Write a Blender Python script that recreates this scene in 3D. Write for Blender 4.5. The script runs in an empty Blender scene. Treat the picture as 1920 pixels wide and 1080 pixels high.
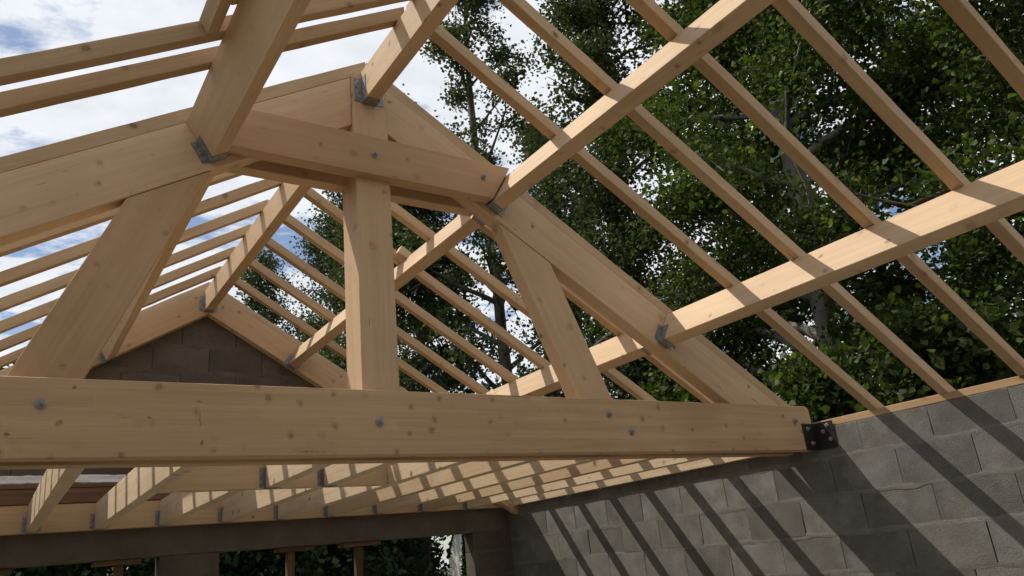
import bpy, bmesh, math, random
import numpy as np
from mathutils import Matrix, Vector

# ------------------------------------------------------------------ camera, world, sun, exposure
H = 1.80                                   # camera height above the slab (all Z below are camera-relative, + H)
sc = bpy.context.scene
col = sc.collection
cam = bpy.data.cameras.new('camera')
cam.sensor_width = 36.0
cam.lens = 1434.76 / 1920.0 * 36.0
cam.clip_start = 0.05
cam.clip_end = 3000
cam_ob = bpy.data.objects.new('camera', cam)
col.objects.link(cam_ob)
RX = Vector((0.83433065, -0.54304048, -0.09486522))      # world axes in camera coordinates, by rows
RY = Vector((0.10787625, 0.32959298, -0.93793986))
RZ = Vector((0.54060622, 0.77231827, 0.3335707))
cam_ob.matrix_world = Matrix(((RX[0], -RY[0], -RZ[0], 0), (RX[1], -RY[1], -RZ[1], 0),
                              (RX[2], -RY[2], -RZ[2], H), (0, 0, 0, 1)))
sc.camera = cam_ob

SUN = Vector((-0.77, 1.0, 1.78)).normalized()            # towards the sun
elev = math.asin(SUN.z)
azim = math.atan2(SUN.x, SUN.y)
w = bpy.data.worlds.new('World')
sc.world = w
w.use_nodes = True
nt = w.node_tree
nt.nodes.clear()
def N(tree, kind, **kw):
    n = tree.nodes.new(kind)
    for k, v in kw.items():
        setattr(n, k, v)
    return n
sky = N(nt, 'ShaderNodeTexSky', sky_type='NISHITA', sun_disc=False)
sky.sun_elevation = elev
sky.sun_rotation = azim
sky.air_density = 1.0
sky.dust_density = 0.6
sky.ozone_density = 2.5
tc = N(nt, 'ShaderNodeTexCoord')
sep = N(nt, 'ShaderNodeSeparateXYZ')
nt.links.new(tc.outputs['Generated'], sep.inputs[0])
mx = N(nt, 'ShaderNodeMath', operation='MAXIMUM'); mx.inputs[1].default_value = 0.12
nt.links.new(sep.outputs['Z'], mx.inputs[0])
dv = N(nt, 'ShaderNodeVectorMath', operation='DIVIDE')
cb = N(nt, 'ShaderNodeCombineXYZ')
for i in range(3):
    nt.links.new(mx.outputs[0], cb.inputs[i])
nt.links.new(tc.outputs['Generated'], dv.inputs[0])
nt.links.new(cb.outputs[0], dv.inputs[1])
n1 = N(nt, 'ShaderNodeTexNoise'); n1.inputs['Scale'].default_value = 1.5; n1.inputs['Detail'].default_value = 9
n1.inputs['Roughness'].default_value = 0.58; n1.inputs['Distortion'].default_value = 0.35
n2 = N(nt, 'ShaderNodeTexNoise'); n2.inputs['Scale'].default_value = 5.5; n2.inputs['Detail'].default_value = 8
n2.inputs['Roughness'].default_value = 0.6
sh = N(nt, 'ShaderNodeVectorMath', operation='ADD'); sh.inputs[1].default_value = (3.1, 7.4, 0.0)
nt.links.new(dv.outputs[0], sh.inputs[0])
nt.links.new(sh.outputs[0], n1.inputs['Vector'])
nt.links.new(dv.outputs[0], n2.inputs['Vector'])
ad = N(nt, 'ShaderNodeMath', operation='MULTIPLY_ADD'); ad.inputs[1].default_value = 0.35
nt.links.new(n2.outputs['Fac'], ad.inputs[0]); nt.links.new(n1.outputs['Fac'], ad.inputs[2])
rp = N(nt, 'ShaderNodeValToRGB')
rp.color_ramp.elements[0].position = 0.575; rp.color_ramp.elements[0].color = (0.06, 0.06, 0.06, 1)
rp.color_ramp.elements[1].position = 0.655; rp.color_ramp.elements[1].color = (1, 1, 1, 1)
nt.links.new(ad.outputs[0], rp.inputs[0])
cc = N(nt, 'ShaderNodeValToRGB')                         # cloud body: grey-white bases, brighter rims
cc.color_ramp.elements[0].position = 0.40; cc.color_ramp.elements[0].color = (0.92, 0.95, 1.0, 1)
cc.color_ramp.elements[1].position = 0.66; cc.color_ramp.elements[1].color = (0.78, 0.82, 0.88, 1)
nt.links.new(n2.outputs['Fac'], cc.inputs[0])
cs = N(nt, 'ShaderNodeVectorMath', operation='SCALE'); cs.inputs['Scale'].default_value = 9.0
nt.links.new(cc.outputs[0], cs.inputs[0])
mixc = N(nt, 'ShaderNodeMix', data_type='RGBA')
nt.links.new(rp.outputs[0], mixc.inputs[0])
nt.links.new(sky.outputs[0], mixc.inputs[6])
nt.links.new(cs.outputs[0], mixc.inputs[7])
bg = N(nt, 'ShaderNodeBackground'); bg.inputs['Strength'].default_value = 0.13
nt.links.new(mixc.outputs[2], bg.inputs['Color'])
wo = N(nt, 'ShaderNodeOutputWorld')
nt.links.new(bg.outputs[0], wo.inputs['Surface'])

sl = bpy.data.lights.new('sun', 'SUN')
sl.energy = 4.7
sl.angle = math.radians(0.53)
sl.color = (1.0, 0.94, 0.84)
sun_ob = bpy.data.objects.new('sun', sl)
col.objects.link(sun_ob)
sun_ob.location = (0, 0, 30)
sun_ob.rotation_euler = SUN.to_track_quat('Z', 'Y').to_euler()

sc.view_settings.view_transform = 'Standard'
sc.view_settings.look = 'None'
sc.view_settings.gamma = 1
sc.view_settings.exposure = -0.22
sc.view_settings.use_curve_mapping = False
sc.cycles.max_bounces = 8
sc.cycles.transparent_max_bounces = 4

random.seed(7)
rng = np.random.default_rng(11)

# ------------------------------------------------------------------ materials
def new_mat(name):
    m = bpy.data.materials.new(name)
    m.use_nodes = True
    t = m.node_tree
    t.nodes.clear()
    out = N(t, 'ShaderNodeOutputMaterial')
    p = N(t, 'ShaderNodeBsdfPrincipled')
    t.links.new(p.outputs[0], out.inputs['Surface'])
    return m, t, p, out

def ramp(t, src, stops):
    r = N(t, 'ShaderNodeValToRGB')
    els = r.color_ramp.elements
    while len(els) < len(stops):
        els.new(0.5)
    for e, (pos, c) in zip(els, stops):
        e.position = pos
        e.color = (c[0], c[1], c[2], 1)
    t.links.new(src, r.inputs[0])
    return r.outputs[0]

def mixrgb(t, fac, a, b, mode='MIX'):
    m = N(t, 'ShaderNodeMix', data_type='RGBA', blend_type=mode)
    for sock, v in ((m.inputs[0], fac), (m.inputs[6], a), (m.inputs[7], b)):
        if hasattr(v, 'is_linked'):
            t.links.new(v, sock)
        elif isinstance(v, (int, float)):
            sock.default_value = v
        else:
            sock.default_value = (v[0], v[1], v[2], 1)
    return m.outputs[2]

def math_(t, op, a, b=None, c=None):
    m = N(t, 'ShaderNodeMath', operation=op)
    for i, v in enumerate((a, b, c)):
        if v is None:
            continue
        if hasattr(v, 'is_linked'):
            t.links.new(v, m.inputs[i])
        else:
            m.inputs[i].default_value = v
    return m.outputs[0]

def wood(name, light=(0.60, 0.45, 0.28), dark=(0.47, 0.325, 0.18), knot=7.5, rough=0.62, saw=0.0, lam=0.0, thresh=0.105, stains=()):
    m, t, p, out = new_mat(name)
    tcn = N(t, 'ShaderNodeTexCoord')
    oi = N(t, 'ShaderNodeObjectInfo')
    off = N(t, 'ShaderNodeVectorMath', operation='SCALE')
    cmb = N(t, 'ShaderNodeCombineXYZ')
    for i, k in enumerate((37.0, 91.0, 53.0)):
        t.links.new(math_(t, 'MULTIPLY', oi.outputs['Random'], k), cmb.inputs[i])
    v = N(t, 'ShaderNodeVectorMath', operation='ADD')
    t.links.new(tcn.outputs['Object'], v.inputs[0]); t.links.new(cmb.outputs[0], v.inputs[1])
    P = v.outputs[0]
    kn = N(t, 'ShaderNodeTexVoronoi', feature='F1'); kn.inputs['Scale'].default_value = knot
    kw = N(t, 'ShaderNodeTexNoise'); kw.inputs['Scale'].default_value = 22; kw.inputs['Detail'].default_value = 3
    t.links.new(P, kw.inputs['Vector'])
    kws = N(t, 'ShaderNodeVectorMath', operation='SCALE'); kws.inputs['Scale'].default_value = 0.03
    t.links.new(kw.outputs['Color'], kws.inputs[0])
    kp = N(t, 'ShaderNodeVectorMath', operation='ADD'); t.links.new(P, kp.inputs[0]); t.links.new(kws.outputs[0], kp.inputs[1])
    KP = kp.outputs[0]
    t.links.new(KP, kn.inputs['Vector'])
    kd = kn.outputs['Distance']
    # grain, swirling a little round the knots
    mp = N(t, 'ShaderNodeMapping'); mp.inputs['Scale'].default_value = (0.7, 11, 11)
    t.links.new(P, mp.inputs['Vector'])
    g = N(t, 'ShaderNodeTexNoise'); g.inputs['Scale'].default_value = 2.0; g.inputs['Detail'].default_value = 6
    g.inputs['Roughness'].default_value = 0.6; g.inputs['Distortion'].default_value = 0.5
    t.links.new(mp.outputs[0], g.inputs['Vector'])
    mp2 = N(t, 'ShaderNodeMapping'); mp2.inputs['Scale'].default_value = (1.2, 70, 70)
    t.links.new(P, mp2.inputs['Vector'])
    g2 = N(t, 'ShaderNodeTexNoise'); g2.inputs['Scale'].default_value = 1.6; g2.inputs['Detail'].default_value = 3
    t.links.new(mp2.outputs[0], g2.inputs['Vector'])
    big = N(t, 'ShaderNodeTexNoise'); big.inputs['Scale'].default_value = 1.3; big.inputs['Detail'].default_value = 3
    t.links.new(P, big.inputs['Vector'])
    c = ramp(t, g.outputs['Fac'], [(0.26, dark), (0.66, light)])
    c = mixrgb(t, 0.22, c, ramp(t, g2.outputs['Fac'], [(0.35, dark), (0.6, light)]))
    c = mixrgb(t, 0.5, c, ramp(t, big.outputs['Fac'], [(0.3, (0.80, 0.74, 0.70)), (0.7, (1.10, 1.08, 1.05))]), 'MULTIPLY')
    tint = ramp(t, oi.outputs['Random'], [(0.0, (0.80, 0.74, 0.66)), (0.3, (0.96, 0.93, 0.89)), (0.6, (1.0, 1.0, 1.0)), (1.0, (1.10, 1.11, 1.13))])
    c = mixrgb(t, 0.9, c, tint, 'MULTIPLY')
    if lam > 0:        # glued boards: slightly different tone every 40 mm
        sx = N(t, 'ShaderNodeSeparateXYZ'); t.links.new(tcn.outputs['Object'], sx.inputs[0])
        fl = math_(t, 'FLOOR', math_(t, 'MULTIPLY', sx.outputs['Z'], 1 / lam))
        fx = math_(t, 'FLOOR', math_(t, 'MULTIPLY_ADD', sx.outputs['X'], 0.55, math_(t, 'MULTIPLY', fl, 0.37)))
        cw = N(t, 'ShaderNodeCombineXYZ'); t.links.new(fl, cw.inputs[0]); t.links.new(fx, cw.inputs[1])
        wn = N(t, 'ShaderNodeTexWhiteNoise'); t.links.new(cw.outputs[0], wn.inputs['Vector'])
        c = mixrgb(t, 0.7, c, ramp(t, wn.outputs['Value'], [(0, (0.88, 0.86, 0.83)), (1, (1.05, 1.05, 1.05))]), 'MULTIPLY')
    # knots
    kr = ramp(t, kd, [(thresh * 0.35, (0.85, 0.85, 0.85)), (thresh * 0.8, (1, 1, 1)), (thresh, (0.35, 0.35, 0.35)), (thresh * 1.9, (0, 0, 0))])
    sepk = N(t, 'ShaderNodeSeparateColor'); t.links.new(kn.outputs['Color'], sepk.inputs[0])
    pres = math_(t, 'GREATER_THAN', sepk.outputs[0], 0.1)
    kf = math_(t, 'MULTIPLY', kr, pres)
    kf = math_(t, 'MULTIPLY', kf, math_(t, 'MULTIPLY_ADD', sepk.outputs[1], 0.6, 0.35))
    c = mixrgb(t, kf, c, (0.15, 0.08, 0.038))
    kn2 = N(t, 'ShaderNodeTexVoronoi', feature='F1'); kn2.inputs['Scale'].default_value = knot * 0.55
    t.links.new(KP, kn2.inputs['Vector'])
    sep2 = N(t, 'ShaderNodeSeparateColor'); t.links.new(kn2.outputs['Color'], sep2.inputs[0])
    k2 = ramp(t, kn2.outputs['Distance'], [(0.03, (0.7, 0.7, 0.7)), (0.075, (1, 1, 1)), (0.09, (0.45, 0.45, 0.45)), (0.17, (0, 0, 0))])
    k2 = math_(t, 'MULTIPLY', k2, math_(t, 'MULTIPLY_ADD', sep2.outputs[2], 0.6, 0.0))
    c = mixrgb(t, k2, c, (0.21, 0.11, 0.055))
    # short dark checks and resin streaks along the grain
    mp3 = N(t, 'ShaderNodeMapping'); mp3.inputs['Scale'].default_value = (2.2, 24, 24)
    t.links.new(P, mp3.inputs['Vector'])
    ck = N(t, 'ShaderNodeTexNoise'); ck.inputs['Scale'].default_value = 2.3; ck.inputs['Detail'].default_value = 2
    t.links.new(mp3.outputs[0], ck.inputs['Vector'])
    cf = ramp(t, ck.outputs['Fac'], [(0.735, (0, 0, 0)), (0.775, (0.75, 0.75, 0.75))])
    c = mixrgb(t, cf, c, (0.14, 0.075, 0.035))
    for (x0, z0, hx, hz, colr, amt) in stains:          # resin runs and smudged stamps with a shape of their own
        sx = N(t, 'ShaderNodeSeparateXYZ'); t.links.new(KP, sx.inputs[0])
        so = N(t, 'ShaderNodeSeparateXYZ'); t.links.new(cmb.outputs[0], so.inputs[0])
        qx = math_(t, 'DIVIDE', math_(t, 'SUBTRACT', math_(t, 'SUBTRACT', sx.outputs['X'], so.outputs['X']), x0 + 0.015), hx)
        qz = math_(t, 'DIVIDE', math_(t, 'SUBTRACT', math_(t, 'SUBTRACT', sx.outputs['Z'], so.outputs['Z']), z0 + 0.015), hz)
        rad = math_(t, 'SQRT', math_(t, 'ADD', math_(t, 'MULTIPLY', qx, qx), math_(t, 'MULTIPLY', qz, qz)))
        bn = N(t, 'ShaderNodeTexNoise'); bn.inputs['Scale'].default_value = 60; bn.inputs['Detail'].default_value = 3
        t.links.new(P, bn.inputs['Vector'])
        mk = ramp(t, math_(t, 'ADD', rad, math_(t, 'MULTIPLY', bn.outputs['Fac'], 1.0)), [(0.75, (amt, amt, amt)), (1.75, (0, 0, 0))])
        c = mixrgb(t, mk, c, colr)
    t.links.new(c, p.inputs['Base Color'])
    p.inputs['Roughness'].default_value = rough
    p.inputs['Specular IOR Level'].default_value = 0.3
    b = N(t, 'ShaderNodeBump'); b.inputs['Strength'].default_value = 0.25; b.inputs['Distance'].default_value = 0.004
    hgt = math_(t, 'ADD', g2.outputs['Fac'], math_(t, 'MULTIPLY', g.outputs['Fac'], 0.6))
    if saw > 0:
        mp4 = N(t, 'ShaderNodeMapping'); mp4.inputs['Scale'].default_value = (28, 9, 9); mp4.inputs['Rotation'].default_value = (0, 0.7, 0.2)
        t.links.new(P, mp4.inputs['Vector'])
        sn = N(t, 'ShaderNodeTexNoise'); sn.inputs['Scale'].default_value = 2.0; sn.inputs['Detail'].default_value = 5
        t.links.new(mp4.outputs[0], sn.inputs['Vector'])
        hgt = math_(t, 'ADD', hgt, math_(t, 'MULTIPLY', sn.outputs['Fac'], saw))
    t.links.new(hgt, b.inputs['Height'])
    t.links.new(b.outputs[0], p.inputs['Normal'])
    return m

def mineral(name, c0, c1, stain, scale=6.0, bump=0.5, rough=0.92, grit=160, pale=0.0, var=1.0):
    m, t, p, out = new_mat(name)
    tcn = N(t, 'ShaderNodeTexCoord'); oi = N(t, 'ShaderNodeObjectInfo')
    cmb = N(t, 'ShaderNodeCombineXYZ')
    for i, k in enumerate((17.0, 41.0, 29.0)):
        t.links.new(math_(t, 'MULTIPLY', oi.outputs['Random'], k), cmb.inputs[i])
    v = N(t, 'ShaderNodeVectorMath', operation='ADD')
    t.links.new(tcn.outputs['Object'], v.inputs[0]); t.links.new(cmb.outputs[0], v.inputs[1])
    P = v.outputs[0]
    a = N(t, 'ShaderNodeTexNoise'); a.inputs['Scale'].default_value = scale; a.inputs['Detail'].default_value = 7; a.inputs['Roughness'].default_value = 0.62
    f = N(t, 'ShaderNodeTexNoise'); f.inputs['Scale'].default_value = grit; f.inputs['Detail'].default_value = 3; f.inputs['Roughness'].default_value = 0.7
    s = N(t, 'ShaderNodeTexNoise'); s.inputs['Scale'].default_value = scale * 0.32; s.inputs['Detail'].default_value = 4
    for n in (a, f, s):
        t.links.new(P, n.inputs['Vector'])
    c = ramp(t, a.outputs['Fac'], [(0.3, c0), (0.7, c1)])
    c = mixrgb(t, 0.65, c, ramp(t, f.outputs['Fac'], [(0.3, (0.55, 0.55, 0.55)), (0.66, (1.22, 1.22, 1.22))]), 'MULTIPLY')
    c = mixrgb(t, ramp(t, s.outputs['Fac'], [(0.52, (0, 0, 0)), (0.72, (0.6, 0.6, 0.6))]), c, stain)
    if pale:           # whitish bloom on some of the faces
        s2 = N(t, 'ShaderNodeTexNoise'); s2.inputs['Scale'].default_value = 2.6; s2.inputs['Detail'].default_value = 5; s2.inputs['Roughness'].default_value = 0.65
        t.links.new(P, s2.inputs['Vector'])
        c = mixrgb(t, ramp(t, s2.outputs['Fac'], [(0.54, (0, 0, 0)), (0.70, (pale, pale, pale))]), c, (0.34, 0.345, 0.34))
    tint = ramp(t, oi.outputs['Random'], [(0.0, (0.80, 0.79, 0.77)), (1.0, (1.16, 1.15, 1.13))])
    c = mixrgb(t, var, c, tint, 'MULTIPLY')
    t.links.new(c, p.inputs['Base Color'])
    p.inputs['Roughness'].default_value = rough
    p.inputs['Specular IOR Level'].default_value = 0.2
    b = N(t, 'ShaderNodeBump'); b.inputs['Strength'].default_value = bump; b.inputs['Distance'].default_value = 0.006
    t.links.new(math_(t, 'ADD', f.outputs['Fac'], math_(t, 'MULTIPLY', a.outputs['Fac'], 0.8)), b.inputs['Height'])
    t.links.new(b.outputs[0], p.inputs['Normal'])
    return m

def plain(name, c, rough=0.5, metal=0.0, var=0.15, scale=30, bump=0.0):
    m, t, p, out = new_mat(name)
    tcn = N(t, 'ShaderNodeTexCoord')
    a = N(t, 'ShaderNodeTexNoise'); a.inputs['Scale'].default_value = scale; a.inputs['Detail'].default_value = 5
    t.links.new(tcn.outputs['Object'], a.inputs['Vector'])
    t.links.new(ramp(t, a.outputs['Fac'], [(0.3, [x * (1 - var) for x in c]), (0.7, [min(1, x * (1 + var)) for x in c])]), p.inputs['Base Color'])
    p.inputs['Roughness'].default_value = rough
    p.inputs['Metallic'].default_value = metal
    if bump:
        b = N(t, 'ShaderNodeBump'); b.inputs['Strength'].default_value = bump; b.inputs['Distance'].default_value = 0.01
        t.links.new(a.outputs['Fac'], b.inputs['Height']); t.links.new(b.outputs[0], p.inputs['Normal'])
    return m

def leafmat(name, a, b, cpos, trans=0.35):
    m, t, p, out = new_mat(name)
    ge = N(t, 'ShaderNodeNewGeometry')
    tcn = N(t, 'ShaderNodeTexCoord')
    no = N(t, 'ShaderNodeTexNoise'); no.inputs['Scale'].default_value = 0.55; no.inputs['Detail'].default_value = 3
    t.links.new(tcn.outputs['Object'], no.inputs['Vector'])
    c = ramp(t, ge.outputs['Random Per Island'], [(0.0, a), (0.75, b), (1.0, cpos)])
    c = mixrgb(t, 0.75, c, ramp(t, no.outputs['Fac'], [(0.32, (0.62, 0.66, 0.6)), (0.68, (1.25, 1.2, 1.0))]), 'MULTIPLY')
    t.links.new(c, p.inputs['Base Color'])
    p.inputs['Roughness'].default_value = 0.6
    p.inputs['Specular IOR Level'].default_value = 0.22
    tr = N(t, 'ShaderNodeBsdfTranslucent')
    t.links.new(mixrgb(t, 1.0, c, (1.35, 1.55, 0.55), 'MULTIPLY'), tr.inputs['Color'])
    ms = N(t, 'ShaderNodeMixShader'); ms.inputs[0].default_value = trans
    t.links.new(p.outputs[0], ms.inputs[1]); t.links.new(tr.outputs[0], ms.inputs[2])
    t.links.new(ms.outputs[0], out.inputs['Surface'])
    return m

M = {}
M['glulam'] = wood('glulam_spruce', light=(0.545, 0.38, 0.22), dark=(0.45, 0.295, 0.152), lam=0.0405, knot=9.0, thresh=0.125)
tx = lambda X: X + 1.78
M['tie'] = wood('stained_glulam_spruce', light=(0.545, 0.38, 0.22), dark=(0.45, 0.295, 0.152), lam=0.0405, knot=9.0, thresh=0.125,
                stains=((tx(0.72), 0.235, 0.030, 0.022, (0.20, 0.10, 0.045), 0.6), (tx(0.725), 0.15, 0.009, 0.10, (0.20, 0.10, 0.045), 0.55),
                        (tx(0.735), 0.055, 0.016, 0.038, (0.17, 0.085, 0.038), 0.7), (tx(0.20), 0.135, 0.034, 0.026, (0.24, 0.11, 0.05), 0.6),
                        (tx(0.52), 0.16, 0.026, 0.016, (0.22, 0.11, 0.05), 0.6), (tx(1.22), 0.018, 0.20, 0.008, (0.16, 0.09, 0.05), 0.55),
                        (tx(0.03), 0.09, 0.02, 0.017, (0.17, 0.085, 0.04), 0.7), (tx(0.24), 0.285, 0.017, 0.017, (0.17, 0.085, 0.04), 0.7)))
M['beam'] = wood('planed_spruce', light=(0.60, 0.43, 0.262), dark=(0.50, 0.34, 0.185), thresh=0.10)
M['rafter'] = wood('sawn_spruce', light=(0.53, 0.38, 0.228), dark=(0.40, 0.268, 0.142), knot=6.0, saw=0.5, rough=0.75)
M['joist'] = wood('rough_joist_spruce', light=(0.65, 0.515, 0.35), dark=(0.53, 0.395, 0.245), knot=5.5, saw=2.2, rough=0.8)
M['oldwood'] = wood('site_timber', light=(0.17, 0.10, 0.055), dark=(0.09, 0.05, 0.028), knot=5, saw=0.8, rough=0.8)
M['block'] = mineral('concrete_block', (0.14, 0.135, 0.124), (0.215, 0.208, 0.192), (0.13, 0.12, 0.102), bump=0.9, pale=0.4)
M['damp'] = mineral('damp_block', (0.085, 0.072, 0.056), (0.15, 0.13, 0.105), (0.06, 0.05, 0.04), scale=2.2, bump=0.8, var=0.35)  # block copy with gable and end-wall shade in its colour, plus brown patches
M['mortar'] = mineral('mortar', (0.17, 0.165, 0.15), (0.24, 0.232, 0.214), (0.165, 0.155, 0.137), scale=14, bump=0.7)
M['dampmortar'] = mineral('damp_mortar', (0.095, 0.082, 0.065), (0.15, 0.132, 0.108), (0.09, 0.075, 0.06), scale=5, bump=0.6)  # mortar to match, the same shade put into its colour
M['core'] = plain('mortar_in_shadow_joint', (0.13, 0.125, 0.115), 0.95)  # grey mortar core set back behind the block faces
M['concrete'] = mineral('cast_concrete', (0.12, 0.10, 0.078), (0.18, 0.155, 0.125), (0.10, 0.08, 0.06), scale=3.5, bump=0.4)
M['slab'] = mineral('floor_concrete', (0.34, 0.315, 0.275), (0.43, 0.40, 0.355), (0.29, 0.265, 0.225), scale=1.3, bump=0.3)
M['galv'] = plain('galvanised_steel', (0.24, 0.245, 0.25), 0.5, 0.5, 0.4, 60)
M['black'] = plain('black_painted_steel', (0.018, 0.016, 0.014), 0.5, 0.2, 0.35, 40)
M['bolt'] = plain('zinc_bolt', (0.30, 0.29, 0.27), 0.55, 0.35, 0.3, 80)
M['film'] = plain('white_plastic_film', (0.78, 0.80, 0.83), 0.3, 0.0, 0.06, 70, 0.5)
M['render'] = plain('white_render', (0.78, 0.76, 0.70), 0.9, 0.0, 0.05, 12, 0.2)
M['tile'] = plain('roof_tile', (0.07, 0.055, 0.045), 0.85, 0.0, 0.3, 9)
M['bark'] = mineral('bark', (0.055, 0.045, 0.035), (0.13, 0.11, 0.09), (0.05, 0.055, 0.03), scale=9, bump=1.0, grit=60)
M['palebark'] = mineral('pale_bark', (0.20, 0.19, 0.165), (0.32, 0.30, 0.27), (0.10, 0.095, 0.08), scale=7, bump=0.7, grit=50)
M['maple'] = leafmat('maple_leaves', (0.026, 0.044, 0.012), (0.056, 0.082, 0.02), (0.125, 0.15, 0.034), 0.36)
M['poplar'] = leafmat('poplar_leaves', (0.033, 0.045, 0.022), (0.062, 0.08, 0.038), (0.12, 0.14, 0.07), 0.28)
M['ivy'] = leafmat('ivy_leaves', (0.016, 0.036, 0.012), (0.035, 0.065, 0.02), (0.06, 0.09, 0.03), 0.15)
M['conifer'] = leafmat('conifer_needles', (0.03, 0.06, 0.02), (0.06, 0.10, 0.03), (0.09, 0.13, 0.04), 0.15)

def ground_mat():
    m, t, p, out = new_mat('ground_soil_and_grass')
    tcn = N(t, 'ShaderNodeTexCoord')
    a = N(t, 'ShaderNodeTexNoise'); a.inputs['Scale'].default_value = 0.35; a.inputs['Detail'].default_value = 8
    t.links.new(tcn.outputs['Object'], a.inputs['Vector'])
    t.links.new(ramp(t, a.outputs['Fac'], [(0.38, (0.05, 0.075, 0.022)), (0.55, (0.075, 0.095, 0.03)), (0.68, (0.14, 0.105, 0.065))]), p.inputs['Base Color'])
    p.inputs['Roughness'].default_value = 0.95
    return m
M['ground'] = ground_mat()

# ------------------------------------------------------------------ object helpers
def tag(o, label=None, cat=None, group=None, kind=None):
    if label: o['label'] = label
    if cat: o['category'] = cat
    if group: o['group'] = group
    if kind: o['kind'] = kind
    return o

def put_parent(o, parent):
    if parent is not None:
        o.parent = parent
        o.matrix_parent_inverse = PW[parent.name].inverted()
PW = {}                                                   # world matrices of everything made here

def link(name, mesh, mat, mw=None, parent=None):
    o = bpy.data.objects.new(name, mesh)
    if mesh is not None and mat is not None and len(mesh.materials) == 0:
        mesh.materials.append(mat)
    col.objects.link(o)
    mw = mw or Matrix.Identity(4)
    put_parent(o, parent)
    o.matrix_basis = mw
    PW[o.name] = mw.copy()
    return o

def empty(name, loc):
    o = bpy.data.objects.new(name, None)
    o.empty_display_size = 0.2
    col.objects.link(o)
    o.location = loc
    PW[o.name] = Matrix.Translation(loc)
    return o

def frame(origin, ex, ey):
    ex = Vector(ex).normalized(); ey = Vector(ey).normalized(); ez = ex.cross(ey)
    return Matrix(((ex[0], ey[0], ez[0], origin[0]), (ex[1], ey[1], ez[1], origin[1]),
                   (ex[2], ey[2], ez[2], origin[2]), (0, 0, 0, 1)))

def prism_mesh(name, prof, y0, y1, bevel=0.003):
    """profile in local (x,z), extruded along local y"""
    bm = bmesh.new()
    a = [bm.verts.new((x, y0, z)) for x, z in prof]
    b = [bm.verts.new((x, y1, z)) for x, z in prof]
    n = len(prof)
    bm.faces.new(a); bm.faces.new(b[::-1])
    for i in range(n):
        bm.faces.new((a[i], b[i], b[(i + 1) % n], a[(i + 1) % n]))
    bmesh.ops.recalc_face_normals(bm, faces=bm.faces)
    if bevel:
        bmesh.ops.bevel(bm, geom=list(bm.edges), offset=bevel, segments=1, affect='EDGES', clamp_overlap=True)
    me = bpy.data.meshes.new(name)
    bm.to_mesh(me); bm.free()
    return me

def box_mesh(name, L, W, D, bevel=0.003):
    return prism_mesh(name, [(0, 0), (L, 0), (L, D), (0, D)], 0, W, bevel)

def flat_timber(name, pts, Y0, Y1, ang, mat, parent=None, bevel=0.003):
    """timber in the truss plane: pts are camera-relative (X,Z); local x runs along the grain at angle ang (slope down to +X positive)"""
    ex = Vector((math.cos(ang), 0, -math.sin(ang))); ey = Vector((0, 1, 0))
    o = Vector((pts[0][0], Y0, pts[0][1] + H))
    mw = frame(o, ex, ey)
    ez = ex.cross(ey)
    prof = []
    for x, z in pts:
        d = Vector((x, 0, z + H)) - Vector((o.x, 0, o.z))
        prof.append((d.dot(ex), d.dot(ez)))
    return link(name, prism_mesh(name, prof, 0, Y1 - Y0, bevel), mat, mw, parent)

def y_timber(name, prof_world, Y0, Y1, up, mat, parent=None, bevel=0.003):
    """timber running along Y; prof_world camera-relative (X,Z) corners; up = local z direction in (X,Z)"""
    ex = Vector((0, 1, 0)); ez = Vector((up[0], 0, up[1])).normalized(); ey = ez.cross(ex)
    o = Vector((prof_world[0][0], Y0, prof_world[0][1] + H))
    mw = frame(o, ex, ey)
    bm = bmesh.new()
    pr = []
    for x, z in prof_world:
        d = Vector((x - o.x, 0, z + H - o.z))
        pr.append((d.dot(ey), d.dot(ez)))
    a = [bm.verts.new((0, p, q)) for p, q in pr]
    b = [bm.verts.new((Y1 - Y0, p, q)) for p, q in pr]
    n = len(pr)
    bm.faces.new(a); bm.faces.new(b[::-1])
    for i in range(n):
        bm.faces.new((a[i], b[i], b[(i + 1) % n], a[(i + 1) % n]))
    bmesh.ops.recalc_face_normals(bm, faces=bm.faces)
    if bevel:
        bmesh.ops.bevel(bm, geom=list(bm.edges), offset=bevel, segments=1, affect='EDGES', clamp_overlap=True)
    me = bpy.data.meshes.new(name); bm.to_mesh(me); bm.free()
    return link(name, me, mat, mw, parent)

def x_timber(name, X0, X1, Y0, Y1, Z0, Z1, mat, parent=None, bevel=0.003):
    return flat_timber(name, [(X0, Z0), (X1, Z0), (X1, Z1), (X0, Z1)], Y0, Y1, 0.0, mat, parent, bevel)

def clip_poly(pts, a, b, c):
    """keep a*x+b*z<=c"""
    out = []
    n = len(pts)
    for i in range(n):
        p, q = pts[i], pts[(i + 1) % n]
        dp = a * p[0] + b * p[1] - c; dq = a * q[0] + b * q[1] - c
        if dp <= 0: out.append(p)
        if dp * dq < 0:
            k = dp / (dp - dq)
            out.append((p[0] + k * (q[0] - p[0]), p[1] + k * (q[1] - p[1])))
    return out

# ------------------------------------------------------------------ roof geometry
XC, ZT, SL = 1.60, 2.885, 0.605
AL = math.atan(SL); CA, SA = math.cos(AL), math.sin(AL)
HC = 0.072                                                # common rafter depth
def RP(side, s, h):
    return (XC + side * (s * CA - h * SA), ZT - s * SA - h * CA)
def under_roof(pts, h):
    c = SA * XC + CA * ZT - h
    p = clip_poly(pts, SA, CA, c)
    return clip_poly(p, -SA, CA, -SA * XC + CA * ZT - h)

YF0, YF1, YB0, YB1 = 3.47, 3.56, 3.67, 3.76               # the two plies of tie and collar
GY = 7.47                                                 # front of the gable rafters
YW = 7.66                                                 # inner face of the end wall
WX = 5.0                                                  # inner face of the side wall by the trees
LX = -1.80                                                # inner face of the opposite side wall
WT = 0.687                                                # top of the side walls
YN = -1.6                                                 # end behind the viewer, where the added gable stands

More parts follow.
